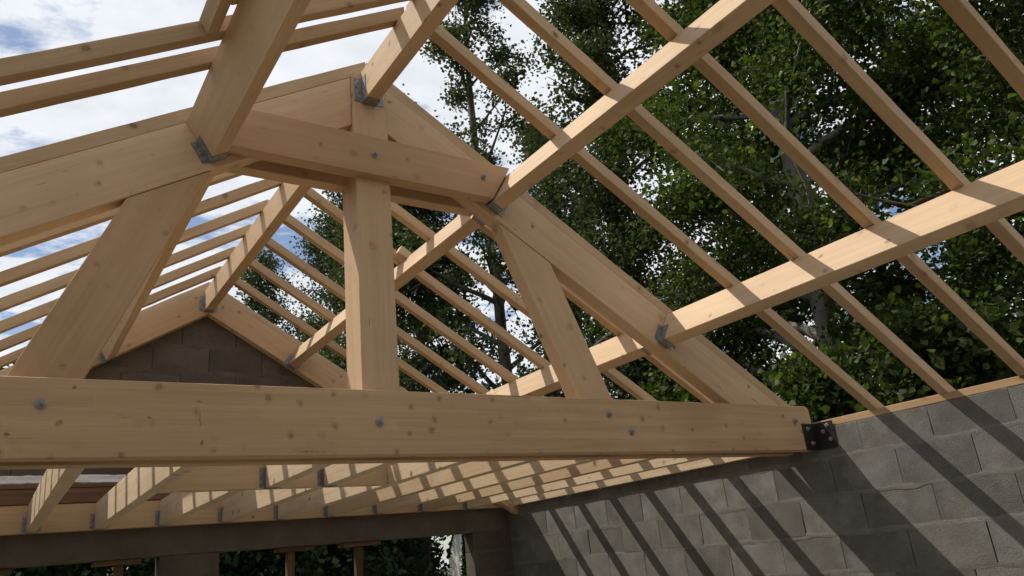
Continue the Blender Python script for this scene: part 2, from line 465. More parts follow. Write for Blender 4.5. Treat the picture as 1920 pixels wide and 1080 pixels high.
# ------------------------------------------------------------------ ground and slab
def sheet(name, x0, x1, y0, y1, z, mat):
    me = bpy.data.meshes.new(name)
    me.from_pydata([(x0, y0, z), (x1, y0, z), (x1, y1, z), (x0, y1, z)], [], [(0, 1, 2, 3)])
    return link(name, me, mat)
tag(sheet('ground', -900, 900, -900, 900, -0.16, M['ground']), kind='structure')
fl = link('floor', prism_mesh('floor', [(LX - 0.2, -0.4), (WX + 0.2, -0.4), (WX + 0.2, 0.0), (LX - 0.2, 0.0)], YN, YW + 0.2, 0), M['slab'])
tag(fl, kind='structure')

# ------------------------------------------------------------------ block walls
def block_variants(kind, L, D, Hh, n=4, mat='block'):
    out = []
    for k in range(n):
        bm = bmesh.new()
        bmesh.ops.create_cube(bm, size=1.0)
        for v in bm.verts:
            v.co.x *= L; v.co.y *= D; v.co.z *= Hh
        bmesh.ops.bevel(bm, geom=list(bm.edges), offset=0.003, segments=1, affect='EDGES')
        for v in bm.verts:
            v.co += Vector((random.uniform(-.003, .003), random.uniform(-.0018, .0018), random.uniform(-.003, .003)))
        me = bpy.data.meshes.new('block'); bm.to_mesh(me); bm.free()
        me.materials.append(M[mat])
        out.append(me)
    return out
BL = 0.505
_bcache = {}
def block_at(center, L, Hh, D, along_y, parent, mat='block'):
    key = (round(L, 3), round(Hh, 3), round(D, 3), mat)
    if key not in _bcache:
        _bcache[key] = block_variants('block', key[0], key[2], key[1], 4 if L > 0.45 else 1, mat)
    me = random.choice(_bcache[key])
    tw = random.uniform(-0.004, 0.004)
    mw = Matrix.Translation(center) @ Matrix.Rotation((math.pi / 2 if along_y else 0) + tw, 4, 'Z')
    return link('block', me, None, mw, parent)

def wavy_strip(name, a, b, along, zc, half, face, normal, parent, seed, mat='mortar'):
    """bed joint: thin ragged ribbon of mortar standing 2-4 mm proud of the face"""
    r = random.Random(seed)
    n = max(6, int((b - a) / 0.07))
    verts, faces = [], []
    for i in range(n + 1):
        u = a + (b - a) * i / n
        up = half * r.uniform(0.6, 1.4); dn = half * r.uniform(0.6, 1.8)
        pr = r.uniform(0.0004, 0.0018)
        for zz, off in ((zc + up, -0.0005), (zc + up * 0.4, pr), (zc - dn * 0.4, pr), (zc - dn, -0.0005)):
            if along == 'y':
                verts.append((face + normal * off, u, zz + H))
            else:
                verts.append((u, face + normal * off, zz + H))
    for i in range(n):
        for k in range(3):
            q = i * 4 + k
            faces.append((q, q + 4, q + 5, q + 1))
    me = bpy.data.meshes.new(name); me.from_pydata(verts, [], faces)
    o = link(name, me, M[mat], None, parent)
    for p in me.polygons: p.use_smooth = True
    return o

def courses(ztop, first, rest, zbot):
    z = ztop; out = []
    h = first
    while z - h > zbot + 0.05:
        out.append((z - h, z)); z -= h; h = rest
    out.append((zbot, z))
    return out

# side wall by the trees
root = empty('block_wall', (WX + 0.1, 3.0, 0.0))
tag(root, 'long grey concrete block side wall crossed by slanting rafter shadows', 'wall')
CS = courses(WT, 0.212, 0.257, -H)
g = 0.010
link('wall_core', prism_mesh('wall_core', [(WX + 0.012, 0.0), (WX + 0.19, 0.0), (WX + 0.19, WT + H - 0.012), (WX + 0.012, WT + H - 0.012)], YN + 0.01, YW + 0.18, 0), M['core'], None, root)
starts = [2.12, 2.40, 2.22, 2.46, 2.10, 2.37, 2.2, 2.45, 2.12, 2.4, 2.2]
for ci, (z0, z1) in enumerate(CS):
    y = starts[ci % len(starts)] - 8 * BL
    while y < YW + 0.19:
        a, b = max(y, YN), min(y + BL, YW + 0.19)
        if b - a > 0.06:
            hh = z1 - z0 - 0.002
            gap = random.choice((0.0012, 0.0018, 0.0025, 0.005))
            block_at((WX + 0.1 + random.uniform(-.0015, .0015), (a + b) / 2, (z0 + z1) / 2 + H), b - a - gap, hh, 0.2, True, root)
        y += BL
    if ci:
        wavy_strip('bed_joint', YN, YW, 'y', z1, 0.016, WX, -1, root, 100 + ci)

# opposite side wall (out of the picture, it shades the inside)
root = empty('block_wall', (LX - 0.1, 3.0, 0.0))
tag(root, 'grey concrete block side wall on the open-sky side of the house', 'wall')
bm = bmesh.new()
for ci, (z0, z1) in enumerate(CS):
    y = starts[ci % len(starts)] - 8 * BL
    while y < YW + 0.19:
        a, b = max(y, YN), min(y + BL, YW + 0.19)
        if b - a > 0.06:
            q = bmesh.ops.create_cube(bm, size=1.0)
            for v in q['verts']:
                v.co = Vector((LX - 0.1 + v.co.x * 0.2, (a + b) / 2 + v.co.y * (b - a - 0.008), (z0 + z1) / 2 + H + v.co.z * (z1 - z0 - 0.008)))
        y += BL
me = bpy.data.meshes.new('blocks'); bm.to_mesh(me); bm.free()
tag(link('blocks', me, M['block'], None, root), kind='stuff')

# end wall with its openings
root = empty('end_wall', (1.6, YW + 0.1, 0.0))
tag(root, 'dark end wall under the joist ledger with two wide openings to the garden', 'wall')
OP = [(-1.0, 1.305), (1.815, 4.50)]
LZ = 0.325
x_timber('lintel', LX + 0.002, WX - 0.002, YW, YW + 0.2, LZ, 0.60, M['concrete'], root, 0.006)
x_timber('wall_head', LX + 0.002, WX - 0.002, YW + 0.003, YW + 0.198, 0.60, 0.93, M['concrete'], root, 0.0)
for seg, (xa, xb) in enumerate([(LX, -1.0), (1.305, 1.815), (4.50, WX)]):
    link('wall_core', prism_mesh('wall_core', [(xa + 0.014, 0.0), (xb - 0.014, 0.0), (xb - 0.014, LZ + H - 0.003), (xa + 0.014, LZ + H - 0.003)], YW + 0.013, YW + 0.187, 0), M['core'], None, root)
    for ci, (z0, z1) in enumerate(courses(LZ, 0.2, 0.257, -H)):
        cut = [xa, xb] if xb - xa < 0.55 else ([xa, xa + BL, xb] if ci % 2 else [xa, xb - BL, xb])
        for a, b in zip(cut[:-1], cut[1:]):
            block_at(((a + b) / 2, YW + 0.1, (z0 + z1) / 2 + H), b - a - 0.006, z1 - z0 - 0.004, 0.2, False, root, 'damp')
        if ci:
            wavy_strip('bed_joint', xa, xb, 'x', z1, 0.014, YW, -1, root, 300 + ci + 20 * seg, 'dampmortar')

# gable above it
root = empty('gable_wall', (XC, GY + 0.2, 0.95 + H))
tag(root, 'triangular grey block gable at the far end under its two rafters', 'wall')
GW0, GW1 = GY + 0.105, GY + 0.285
gi = 0
core = under_roof([(-3, 0.94), (6, 0.94), (6, 4), (-3, 4)], HC + 0.02)
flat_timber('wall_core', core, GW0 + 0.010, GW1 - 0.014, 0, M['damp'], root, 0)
z = 0.94
while z < 2.75:
    x = -2.4 - (gi % 2) * BL / 2
    while x < 5.6:
        p = under_roof([(x + .004, z + .004), (x + BL - .004, z + .004), (x + BL - .004, z + .253), (x + .004, z + .253)], HC + 0.012)
        if len(p) >= 3:
            area = abs(sum(p[i][0] * p[(i + 1) % len(p)][1] - p[(i + 1) % len(p)][0] * p[i][1] for i in range(len(p)))) / 2
            if area > 0.006:
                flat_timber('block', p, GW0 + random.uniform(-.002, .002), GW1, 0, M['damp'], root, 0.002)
        x += BL
    if z > 1.0:
        half = (ZT - HC / CA - z) / SL
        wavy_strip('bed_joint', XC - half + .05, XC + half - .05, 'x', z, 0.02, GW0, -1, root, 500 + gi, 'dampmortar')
    z += 0.257; gi += 1

# unseen gable behind the viewer, added to cut the sky light inside
root = empty('gable_wall', (XC, YN - 0.1, 0.0))
tag(root, 'plain block gable closing the opposite end of the house', 'wall')
p = under_roof([(LX - .2, -H), (WX + .2, -H), (WX + .2, 4), (LX - .2, 4)], HC + 0.012)
flat_timber('wall', p, YN - 0.21, YN - 0.01, 0, M['block'], root, 0)

# ------------------------------------------------------------------ hardware meshes
def bolt_mesh(rw=0.022, rn=0.0125, tn=0.012):
    bm = bmesh.new()
    bmesh.ops.create_cone(bm, cap_ends=True, segments=16, radius1=rw, radius2=rw, depth=0.004)
    q = bmesh.ops.create_cone(bm, cap_ends=True, segments=6, radius1=rn, radius2=rn, depth=tn)
    for v in q['verts']: v.co.z += 0.002 + tn / 2
    q = bmesh.ops.create_cone(bm, cap_ends=True, segments=10, radius1=rn * .5, radius2=rn * .45, depth=0.012)
    for v in q['verts']: v.co.z += 0.002 + tn + 0.006
    me = bpy.data.meshes.new('bolt'); bm.to_mesh(me); bm.free()
    me.materials.append(M['bolt'])
    return me
BOLT = bolt_mesh()
SBOLT = bolt_mesh(0.015, 0.0095, 0.009)
NAIL = bolt_mesh(0.0055, 0.0035, 0.002)
def bolt(x, y, z, ndir, parent, me=BOLT, name='bolt'):
    n = Vector(ndir).normalized()
    mw = Matrix.Translation((x, y, z + H)) @ n.to_track_quat('Z', 'Y').to_matrix().to_4x4() @ Matrix.Rotation(random.uniform(0, 1), 4, 'Z')
    return link(name, me, None, mw, parent)

def hanger(parent, O, ew, eu, el, width, height, flange=0.042, run=0.06, skirt=True):
    """steel hanger: O bottom centre of the beam end at the carrier face (world); ew across, eu up, el along the beam away from the carrier"""
    ew, eu, el = Vector(ew).normalized(), Vector(eu).normalized(), Vector(el).normalized()
    bm = bmesh.new()
    t = 0.003
    def slab(w0, w1, u0, u1, l0, l1):
        q = bmesh.ops.create_cube(bm, size=1.0)
        for v in q['verts']:
            c = v.co
            v.co = ew * (w0 + (c.x + .5) * (w1 - w0)) + eu * (u0 + (c.y + .5) * (u1 - u0)) + el * (l0 + (c.z + .5) * (l1 - l0))
    hw = width / 2 + 0.001
    slab(-hw - flange, -hw, 0.006, height, 0.0005, t)
    slab(hw, hw + flange, 0.006, height, 0.0005, t)
    slab(-hw - t, -hw, -t, height, t, run)
    slab(hw, hw + t, -t, height, t, run)
    slab(-hw, hw, -t - .001, -.001, t, run + 0.012)
    for s in (-1, 1):
        for k in range(4):
            c = ew * (s * (hw + flange * (0.35 if k % 2 else 0.68))) + eu * (height * (0.2 + 0.2 * k)) + el * (t + .001)
            q = bmesh.ops.create_cone(bm, cap_ends=True, segments=6, radius1=0.005, radius2=0.004, depth=0.004)
            rot = el.to_track_quat('Z', 'Y')
            for v in q['verts']: v.co = rot @ v.co + c
    me = bpy.data.meshes.new('hanger'); bm.to_mesh(me); bm.free()
    return link('hanger', me, M['galv'], Matrix.Translation(O), parent)

# ------------------------------------------------------------------ the truss
truss = empty('roof_truss', (XC, 3.6, 0.54 + H))
tag(truss, 'big pale timber roof truss of doubled tie beam, king post, struts and rafters', 'truss')
TZ0, TZ1 = 0.539, 0.857
tie = under_roof([(LX + 0.02, TZ0), (WX - 0.025, TZ0), (WX - 0.025, TZ1), (LX + 0.02, TZ1)], 0.004)
flat_timber('tie_beam', tie, YF0, YF1, 0, M['tie'], truss)
flat_timber('tie_beam', tie, YB0, YB1, 0, M['glulam'], truss)
CZ0, CZ1 = 2.073, 2.312
def collar_poly():
    p = [(-1, CZ0), (5, CZ0), (5, CZ1), (-1, CZ1)]
    p = under_roof(p, 0.004)
    p = clip_poly(p, CA, -SA, CA * XC - SA * ZT + 1.072)       # end cut square to the slope, tree side
    p = clip_poly(p, -CA, -SA, -CA * XC - SA * ZT + 1.10)
    return p
flat_timber('collar_beam', collar_poly(), YF0 + 0.004, YF1, 0, M['beam'], truss)
flat_timber('collar_beam', collar_poly(), YB0, YB1 - 0.004, 0, M['beam'], truss)
post = under_roof([(1.500, 0.70), (1.705, 0.70), (1.705, 3.2), (1.500, 3.2)], HC + 0.003)
def vertical_timber(name, pts, Y0, Y1, mat, parent):
    return flat_timber(name, pts, Y0, Y1, -math.pi / 2, mat, parent)
vertical_timber('king_post', post, 3.530, 3.730, M['beam'], truss)
RY0, RY1 = 3.563, 3.667
for sd in (1, -1):
    p = [RP(sd, -0.3, HC + .002), RP(sd, 4.2, HC + .002), RP(sd, 4.2, 0.345), RP(sd, -0.3, 0.345)]
    if sd > 0:
        p = clip_poly(p, -1, 0, -1.7065); p = clip_poly(p, 1, 0, WX - 0.03)
    else:
        p = clip_poly(p, 1, 0, 1.4985); p = clip_poly(p, -1, 0, -LX - 0.03)
    p = clip_poly(p, 0, -1, -0.56)
    flat_timber('principal_rafter', p, RY0, RY1, sd * AL, M['beam'], truss)
# struts: from the rafter foot-side down to the tie
for sd, xa, za, xb, zb, wd in ((1, 2.428, 2.0, 2.888, 0.889, 0.278), (-1, 0.760, 1.986, 0.277, 0.881, -0.272)):
    dx = (xb - xa) / (zb - za)
    lo, hi = 0.66, 2.3
    X = lambda z: xa + dx * (z - za)
    p = [(X(lo), lo), (X(lo) + wd, lo), (X(hi) + wd, hi), (X(hi), hi)]
    p = under_roof(p, 0.348)
    p = [(x, z) for x, z in p]
    ang = math.atan2(1, abs(dx)) * (1 if dx < 0 else -1)
    flat_timber('strut', p, RY0 + .003, RY1 - .003, ang, M['beam'], truss)
for x, z in ((0.129, 0.75), (1.56, 0.696), (3.041, 0.763), (3.2, 0.659), (4.785, 0.745), (-0.02, 0.665), (-1.5, 0.74)):
    bolt(x, YF0 - 0.002, z, (0, -1, 0), truss)
for x, z in ((1.591, 2.196), (2.303, 2.205)):
    bolt(x, YF0 + 0.002, z, (0, -1, 0), truss)
# steel angle bolting the tie to the block wall
br = link('angle_bracket', prism_mesh('angle_bracket', [(4.852, TZ0 - 0.004 + H), (4.99, TZ0 - 0.004 + H), (4.99, 0.728 + H), (4.852, 0.728 + H)], YF0 - 0.009, YF0 - 0.002, 0.001), M['black'], None, truss)
link('plate', prism_mesh('plate', [(WX - 0.010, TZ0 - 0.004 + H), (WX - 0.003, TZ0 - 0.004 + H), (WX - 0.003, 0.728 + H), (WX - 0.010, 0.728 + H)], 3.315, YF0 - 0.010, 0.001), M['black'], None, br)
for x, z in ((4.90, 0.69), (4.925, 0.585)):
    bolt(x, YF0 - 0.010, z, (0, -1, 0), br, SBOLT)
for y, z in ((3.40, 0.66), (3.352, 0.60), (3.36, 0.70)):
    bolt(WX - 0.011, y, z, (-1, 0, 0), br, SBOLT)

# ------------------------------------------------------------------ purlins and ridge
PD = 0.31                                                 # purlin bottom, measured from the rafter tops
def purlin(sd, s0, s1, Y0, Y1, label, h0=None):
    pts = [RP(sd, s0, PD), RP(sd, s1, PD), RP(sd, s1, HC + .001), RP(sd, s0, HC + .001)]
    o = y_timber('purlin', pts, Y0, Y1, (sd * SA, CA), M['beam'])
    tag(o, label, 'purlin', 'purlins hung between truss and gable')
    return o, sd, (s0 + s1) / 2, s1 - s0
def purlin_hanger(pr, Y, dirn):
    o, sd, sm, wd = pr
    x, z = RP(sd, sm, PD)
    hanger(o, Vector((x, Y, z + H)), (sd * CA, 0, -SA), (sd * SA, 0, CA), (0, dirn, 0), wd, 0.125, flange=0.036)
names = {(1, 1.082): 'upper purlin on the tree-side slope', (1, 2.574): 'lower purlin on the tree-side slope',
         (-1, 1.112): 'upper purlin on the open-sky slope', (-1, 2.60): 'lower purlin on the open-sky slope'}
for (sd, s0), nm in names.items():
    a = purlin(sd, s0, s0 + 0.081, YN, RY0 - .002, nm + ', hung on the truss in the bay without gable')
    purlin_hanger(a, RY0 - .002, -1)
    b = purlin(sd, s0, s0 + 0.081, RY1 + .002, GY - .002, nm + ', between the truss and block gable')
    purlin_hanger(b, RY1 + .002, 1)
    purlin_hanger(b, GY - .002, -1)
def ridge(Y0, Y1, label):
    x0, x1, zb = 1.55, 1.632, 2.556
    pts = under_roof([(x0, zb), (x1, zb), (x1, 3.2), (x0, 3.2)], HC + 0.001)
    o = y_timber('ridge_beam', pts, Y0, Y1, (0, 1), M['beam'])
    tag(o, label, 'ridge beam', 'ridge beams')
    return o
r1 = ridge(YN, 3.528, 'ridge beam hung on the king post in the bay without gable')
hanger(r1, Vector((1.591, 3.528, 2.556 + H)), (1, 0, 0), (0, 0, 1), (0, -1, 0), 0.082, 0.16, flange=0.048, run=0.062)
r2 = ridge(3.732, GY - .002, 'ridge beam running from the king post to the block gable')
hanger(r2, Vector((1.591, GY - .002, 2.556 + H)), (1, 0, 0), (0, 0, 1), (0, -1, 0), 0.082, 0.16)
# gable rafters
for sd in (1, -1):
    p = [RP(sd, -0.3, HC + .002), RP(sd, 4.25, HC + .002), RP(sd, 4.25, 0.292), RP(sd, -0.3, 0.292)]
    p = clip_poly(p, -1, 0, -1.601) if sd > 0 else clip_poly(p, 1, 0, 1.599)
    o = flat_timber('gable_rafter', p, GY, GY + 0.1, sd * AL, M['beam'])
    tag(o, 'thick rafter lying along the block gable on the ' + ('tree-side' if sd > 0 else 'open-sky') + ' slope', 'rafter', 'gable rafters')

# ------------------------------------------------------------------ common rafters
RW = 0.062
def rafter_profile(sd, s_end):
    p = [RP(sd, -0.2, 0), RP(sd, s_end, 0), RP(sd, s_end, HC), RP(sd, -0.2, HC)]
    return clip_poly(p, -1, 0, -(XC + .004)) if sd > 0 else clip_poly(p, 1, 0, XC - .004)
RM = {}
def roughen(me, seed, L, amp=0.0016, bow=0.005):
    r = random.Random(seed)
    ph = [r.uniform(0, 6.28) for _ in range(6)]
    bm = bmesh.new(); bm.from_mesh(me)
    xs = [v.co.x for v in bm.verts]; x0, x1 = min(xs), max(xs)
    n = 26
    for i in range(1, n):
        x = x0 + (x1 - x0) * (i + r.uniform(-.3, .3)) / n
        bmesh.ops.bisect_plane(bm, geom=list(bm.verts) + list(bm.edges) + list(bm.faces), plane_co=(x, 0, 0), plane_no=(1, 0, 0))
    for v in bm.verts:
        u = (v.co.x - x0) / (x1 - x0)
        v.co.y += bow * math.sin(math.pi * u) * math.cos(ph[0]) + 0.0015 * math.sin(9 * u + ph[1]) + r.uniform(-amp, amp)
        v.co.z += 0.0008 * math.sin(14 * u + ph[3]) + r.uniform(-amp, amp) * 0.7
    bm.to_mesh(me); bm.free()
for sd in (1, -1):
    base = rafter_profile(sd, 4.5)
    ex = Vector((CA, 0, -sd * SA)); ey = Vector((0, 1, 0)); ez = ex.cross(ey)
    o0 = Vector((base[0][0], 0, base[0][1] + H))
    ms = []
    for k in range(3):
        me = prism_mesh('common_rafter', [((Vector((x, 0, z + H)) - o0).dot(ex), (Vector((x, 0, z + H)) - o0).dot(ez)) for x, z in base], 0, RW, 0.003)
        roughen(me, 70 + k + 5 * sd, 4.5)
        me.materials.append(M['rafter'])
        ms.append(me)
    RM[sd] = (ms, o0, ex, ey)
ORD = ['first', 'second', 'third', 'fourth', 'fifth', 'sixth', 'seventh', 'eighth', 'ninth', 'tenth', 'eleventh']
SIDE = {1: 'tree-side', -1: 'open-sky'}
def common_rafter(sd, Yn, label):
    ms, o0, ex, ey = RM[sd]
    me = random.choice(ms)
    jit = random.uniform(-0.0012, 0.0012)
    mw = frame((o0.x, Yn, o0.z + 0.0005), (ex.x, jit, ex.z), ey)
    o = link('common_rafter', me, None, mw)
    tag(o, label, 'rafter', 'common rafters of the open roof')
    return o
near_r = [2.965, 2.47, 1.985, 1.505, 1.02, 0.535, 0.05, -0.43, -0.92]
far = [4.03, 4.53, 5.03, 5.53, 6.03, 6.535, 7.04]
for i, y in enumerate(near_r):
    common_rafter(1, y, f'{ORD[i]} sawn rafter from the truss, {SIDE[1]} slope, bay without gable')
for i, y in enumerate([3.03, 2.795, 1.50, 1.0, 0.5, 0.0, -0.5, -1.0]):
    common_rafter(-1, y, f'{ORD[i]} full-length rafter from the truss, {SIDE[-1]} slope, bay without gable')
for sd in (1, -1):
    for i, y in enumerate(far):
        common_rafter(sd, y, f'{ORD[i]} sawn rafter from the truss, {SIDE[sd]} slope, bay with the gable')
    common_rafter(sd, RY0 + .006, f'sawn rafter lying on top of the truss, {SIDE[sd]} slope')
    common_rafter(sd, GY + 0.02, f'sawn rafter lying on top of the gable rafter, {SIDE[sd]} slope')
# framed roof opening on the open-sky slope: trimmer plus short rafters above it
pts = [RP(-1, 1.217, HC), RP(-1, 1.272, HC), RP(-1, 1.272, 0), RP(-1, 1.217, 0)]
o = y_timber('roof_trimmer', pts, 1.50 + RW + .002, 2.795 - .002, (-SA, CA), M['rafter'])
tag(o, 'short trimmer framing a roof opening beside the upper purlin, open-sky slope', 'trimmer')
for k, y in enumerate((2.55, 2.05)):
    p = clip_poly(rafter_profile(-1, 1.215), 1, 0, XC - .004)
    o = flat_timber('short_rafter', p, y, y + RW, -AL, M['rafter'])
    tag(o, ['short rafter from ridge to trimmer, next to the paired rafters', 'short rafter from ridge to the middle of trimmer'][k], 'rafter', 'short rafters above the trimmer')

for k, (y, lab) in enumerate(((4.925, 'short timber offcut nailed on the far upper purlin, just past the king post'),
                              (6.01, 'short timber offcut nailed on the far upper purlin, nearer the gable'))):
    p = [RP(1, 1.0, 0.004), RP(1, 1.17, 0.004), RP(1, 1.17, HC), RP(1, 1.0, HC)]
    o = flat_timber('timber_offcut', p, y, y + 0.06, AL, M['joist'])
    tag(o, lab, 'offcut', 'offcuts on the far upper purlin')

# ------------------------------------------------------------------ wall plates
for sd, x0, x1, lab in ((1, WX + 0.008, WX + 0.15, 'thin sunlit wall plate on the block wall by the trees'),
                        (-1, LX - 0.15, LX - 0.008, 'thin wall plate on the block wall of the open-sky side')):
    o = y_timber('wall_plate', [(x0, WT + .002), (x1, WT + .002), (x1, WT + 0.052), (x0, WT + 0.052)], YN, YW + 0.15, (0, 1), M['rafter'])
    tag(o, lab, 'wall plate', 'wall plates')

# ------------------------------------------------------------------ joists, header and ledger
JZ0, JZ1, JW = 0.576, 0.796, 0.075
LY0 = 7.58
led = x_timber('ledger_beam', LX + 0.01, WX - 0.01, LY0, YW - .002, JZ0 - 0.002, JZ1 + 0.002, M['beam'])
tag(led, 'long ledger beam along the end wall carrying the joist hangers', 'beam')
JX = [-1.28, -0.76, -0.25, 0.275, 0.765, 1.27, 1.80, 2.31, 2.80, 3.32, 3.84, 4.385]
def joist(x, Y0, Y1, label, hangs):
    o = y_timber('floor_joist', [(x, JZ0), (x + JW, JZ0), (x + JW, JZ1), (x, JZ1)], Y0, Y1, (0, 1), M['joist'])
    tag(o, label, 'joist', 'floor joists')
    for Y, d in hangs:
        hanger(o, Vector((x + JW / 2, Y, JZ0 + H)), (1, 0, 0), (0, 0, 1), (0, d, 0), JW, 0.13, flange=0.030, run=0.045)
    return o
HY0, HY1 = 5.04, 5.12
for i, x in enumerate(JX):
    k = len(JX) - 1 - i
    nth = 'joist nearest the' if k == 0 else f'{ORD[k] if k < 11 else ["twelfth","thirteenth"][k - 11]} joist from the'
    if x in (1.27, 1.80):
        joist(x, HY1 + .001, LY0 - .001, nth + ' shadow-striped block wall, shortened by the header', [(LY0 - .001, -1)])
    else:
        joist(x, YB1 + .002, LY0 - .001, nth + ' shadow-striped block wall', [(LY0 - .001, -1)])
eb = y_timber('edge_plank', [(WX - 0.052, JZ0), (WX - 0.004, JZ0), (WX - 0.004, JZ1), (WX - 0.052, JZ1)], YB1 + .004, LY0 - .003, (0, 1), M['joist'])
tag(eb, 'thin striped plank fixed flat against the block wall level with the joists', 'plank')
hd = x_timber('header_joist', 0.765 + JW + .001, 2.31 - .001, HY0, HY1, JZ0 + .002, JZ1 + .001, M['joist'])
tag(hd, 'short header joist crossing between two joists behind the truss', 'joist')
joist(1.455, YB1 + .002, HY0 - .001, 'short joist from truss to header, carrying one end nearer the king post strut', [(HY0 - .001, -1)])
joist(1.835, YB1 + .002, HY0 - .001, 'short joist from truss to header, fixed with the bent steel plate', [(HY0 - .001, -1)])
# board and folded film on the wall head
bd = x_timber('edge_board', LX + 0.02, 2.28, LY0 - 0.012, YW - .03, JZ1 + 0.006, 0.925, M['oldwood'])
tag(bd, 'reddish brown board lying on the ledger under the white film', 'board')
bd = x_timber('edge_board', LX + 0.02, 2.28, LY0 - 0.02, YW - .03, 0.927, 0.958, M['oldwood'])
tag(bd, 'thin dark brown board right beneath the white film', 'board')
rr = random.Random(5)
nv, verts, faces = 60, [], []
prof = [(0.085, 0.962), (0.0, 0.964), (-0.018, 0.975), (-0.014, 1.0), (-0.02, 1.022), (-0.004, 1.035), (0.085, 1.038)]
for i in range(nv + 1):
    x = LX + 0.05 + (0.98 - LX - 0.05) * i / nv
    sag = 0.012 * max(0, (i / nv - .85) / .15)
    for yy, zz in prof:
        verts.append((x, LY0 + yy - rr.uniform(0, .007), zz + H - sag + rr.uniform(-.004, .004)))
m_ = len(prof)
for i in range(nv):
    for k in range(m_ - 1):
        q = i * m_ + k
        faces.append((q, q + m_, q + m_ + 1, q + 1))
me = bpy.data.meshes.new('plastic_film'); me.from_pydata(verts, [], faces)
fo = link('plastic_film', me, M['film'])
tag(fo, 'crinkled white plastic film folded along the top of the end wall', 'plastic film')

# ------------------------------------------------------------------ timber props under the lintel
for i, (pc, b0, b1, lab) in enumerate(((1.00, 0.80, 1.17, 'wooden prop with head board under the lintel, next to the block pier'),
                          (-0.10, -0.35, 0.22, 'wooden prop with head board in the opening, farther from the block pier'),
                          (2.50, 2.37, 2.72, 'wooden prop with head board close to the pier in the wide opening'),
                          (3.20, 3.02, 3.42, 'wooden prop with head board in the middle of the wide opening'))):
    rt = empty('timber_prop', (pc, YW + 0.1, 0.0))
    tag(rt, lab, 'prop', 'props under the lintel')
    x_timber('head_board', b0, b1, YW + 0.03, YW + 0.19, LZ - 0.042, LZ - 0.002, M['oldwood'], rt)
    flat_timber('post', [(pc - .035, -H), (pc + .035, -H), (pc + .035, LZ - .043), (pc - .035, LZ - .043)], YW + 0.07, YW + 0.14, -math.pi / 2, M['oldwood'], rt)

# ------------------------------------------------------------------ vegetation
def np_mesh(name, V, F, mat, smooth=False):
    me = bpy.data.meshes.new(name)
    V = np.asarray(V, np.float32); F = np.asarray(F, np.int32)
    k = F.shape[1]
    me.vertices.add(len(V)); me.vertices.foreach_set('co', V.ravel())
    me.loops.add(F.size); me.loops.foreach_set('vertex_index', F.ravel())
    me.polygons.add(len(F))
    me.polygons.foreach_set('loop_start', np.arange(0, F.size, k, dtype=np.int32))
    if smooth:
        me.polygons.foreach_set('use_smooth', np.ones(len(F), bool))
    me.update(calc_edges=True)
    me.materials.append(mat)
    return me

def tubes(paths, sides=6):
    V, F, base = [], [], 0
    for pts, rad in paths:
        pts = np.asarray(pts, float); n = len(pts)
        tan = np.gradient(pts, axis=0); tan /= np.linalg.norm(tan, axis=1)[:, None] + 1e-9
        ref = np.array([0, 0, 1.0]) if abs(tan[0][2]) < 0.8 else np.array([1.0, 0, 0])
        u = np.cross(tan, ref); u /= np.linalg.norm(u, axis=1)[:, None] + 1e-9
        v = np.cross(tan, u)
        a = np.linspace(0, 2 * np.pi, sides, endpoint=False)
        ring = pts[:, None, :] + np.asarray(rad)[:, None, None] * (np.cos(a)[None, :, None] * u[:, None, :] + np.sin(a)[None, :, None] * v[:, None, :])
        V.append(ring.reshape(-1, 3))
        i = np.arange(n - 1)[:, None]; j = np.arange(sides)[None, :]
        q = np.stack([base + i * sides + j, base + i * sides + (j + 1) % sides, base + (i + 1) * sides + (j + 1) % sides, base + (i + 1) * sides + j], -1)
        F.append(q.reshape(-1, 4)); base += n * sides
    return np.concatenate(V), np.concatenate(F)

LEAF_ROUND = (np.array([(0, 0, 0), (-.42, .35, .06), (-.30, .78, .03), (0, 1, -.04), (.30, .78, .03), (.42, .35, .06)]), [(0, 1, 2, 3), (0, 3, 4, 5)])
LEAF_POINT = (np.array([(0, 0, 0), (-.50, .30, .07), (-.32, .66, .02), (0, 1.05, -.08), (.32, .66, .02), (.50, .30, .07)]), [(0, 1, 2, 3), (0, 3, 4, 5)])
LEAF_LOBED = (np.array([(0, 0, 0), (-.24, .50, .05), (0, 1.08, -.06), (.24, .50, .05),
                        (-.30, .16, .02), (-.66, .62, -.05), (-.16, .42, .05),
                        (.16, .42, .05), (.66, .62, -.05), (.30, .16, .02)]), [(0, 1, 2, 3), (0, 4, 5, 6), (0, 7, 8, 9)])
LEAF_KITE = (np.array([(0, 0, 0), (-.44, .48, .07), (0, 1, -.03), (.44, .48, .07)]), [(0, 1, 2, 3)])
def leaves(P, size, shape, r, upbias=0.8, squash=1.0):
    shp, fc = shape
    n = len(P)
    nrm = r.normal(size=(n, 3)); nrm[:, 2] += upbias
    nrm /= np.linalg.norm(nrm, axis=1)[:, None]
    d = r.normal(size=(n, 3)); d[:, 2] -= 0.5
    d -= nrm * (d * nrm).sum(1)[:, None]; d /= np.linalg.norm(d, axis=1)[:, None] + 1e-9
    s = np.cross(d, nrm)
    sz = size * r.uniform(0.55, 1.25, n)
    V = P[:, None, :] + sz[:, None, None] * (squash * shp[None, :, 0, None] * s[:, None, :] + shp[None, :, 1, None] * d[:, None, :] + shp[None, :, 2, None] * nrm[:, None, :])
    b = (np.arange(n) * len(shp))[:, None]
    F = np.concatenate([b + np.array([f]) for f in fc], 0)
    return V.reshape(-1, 3), F

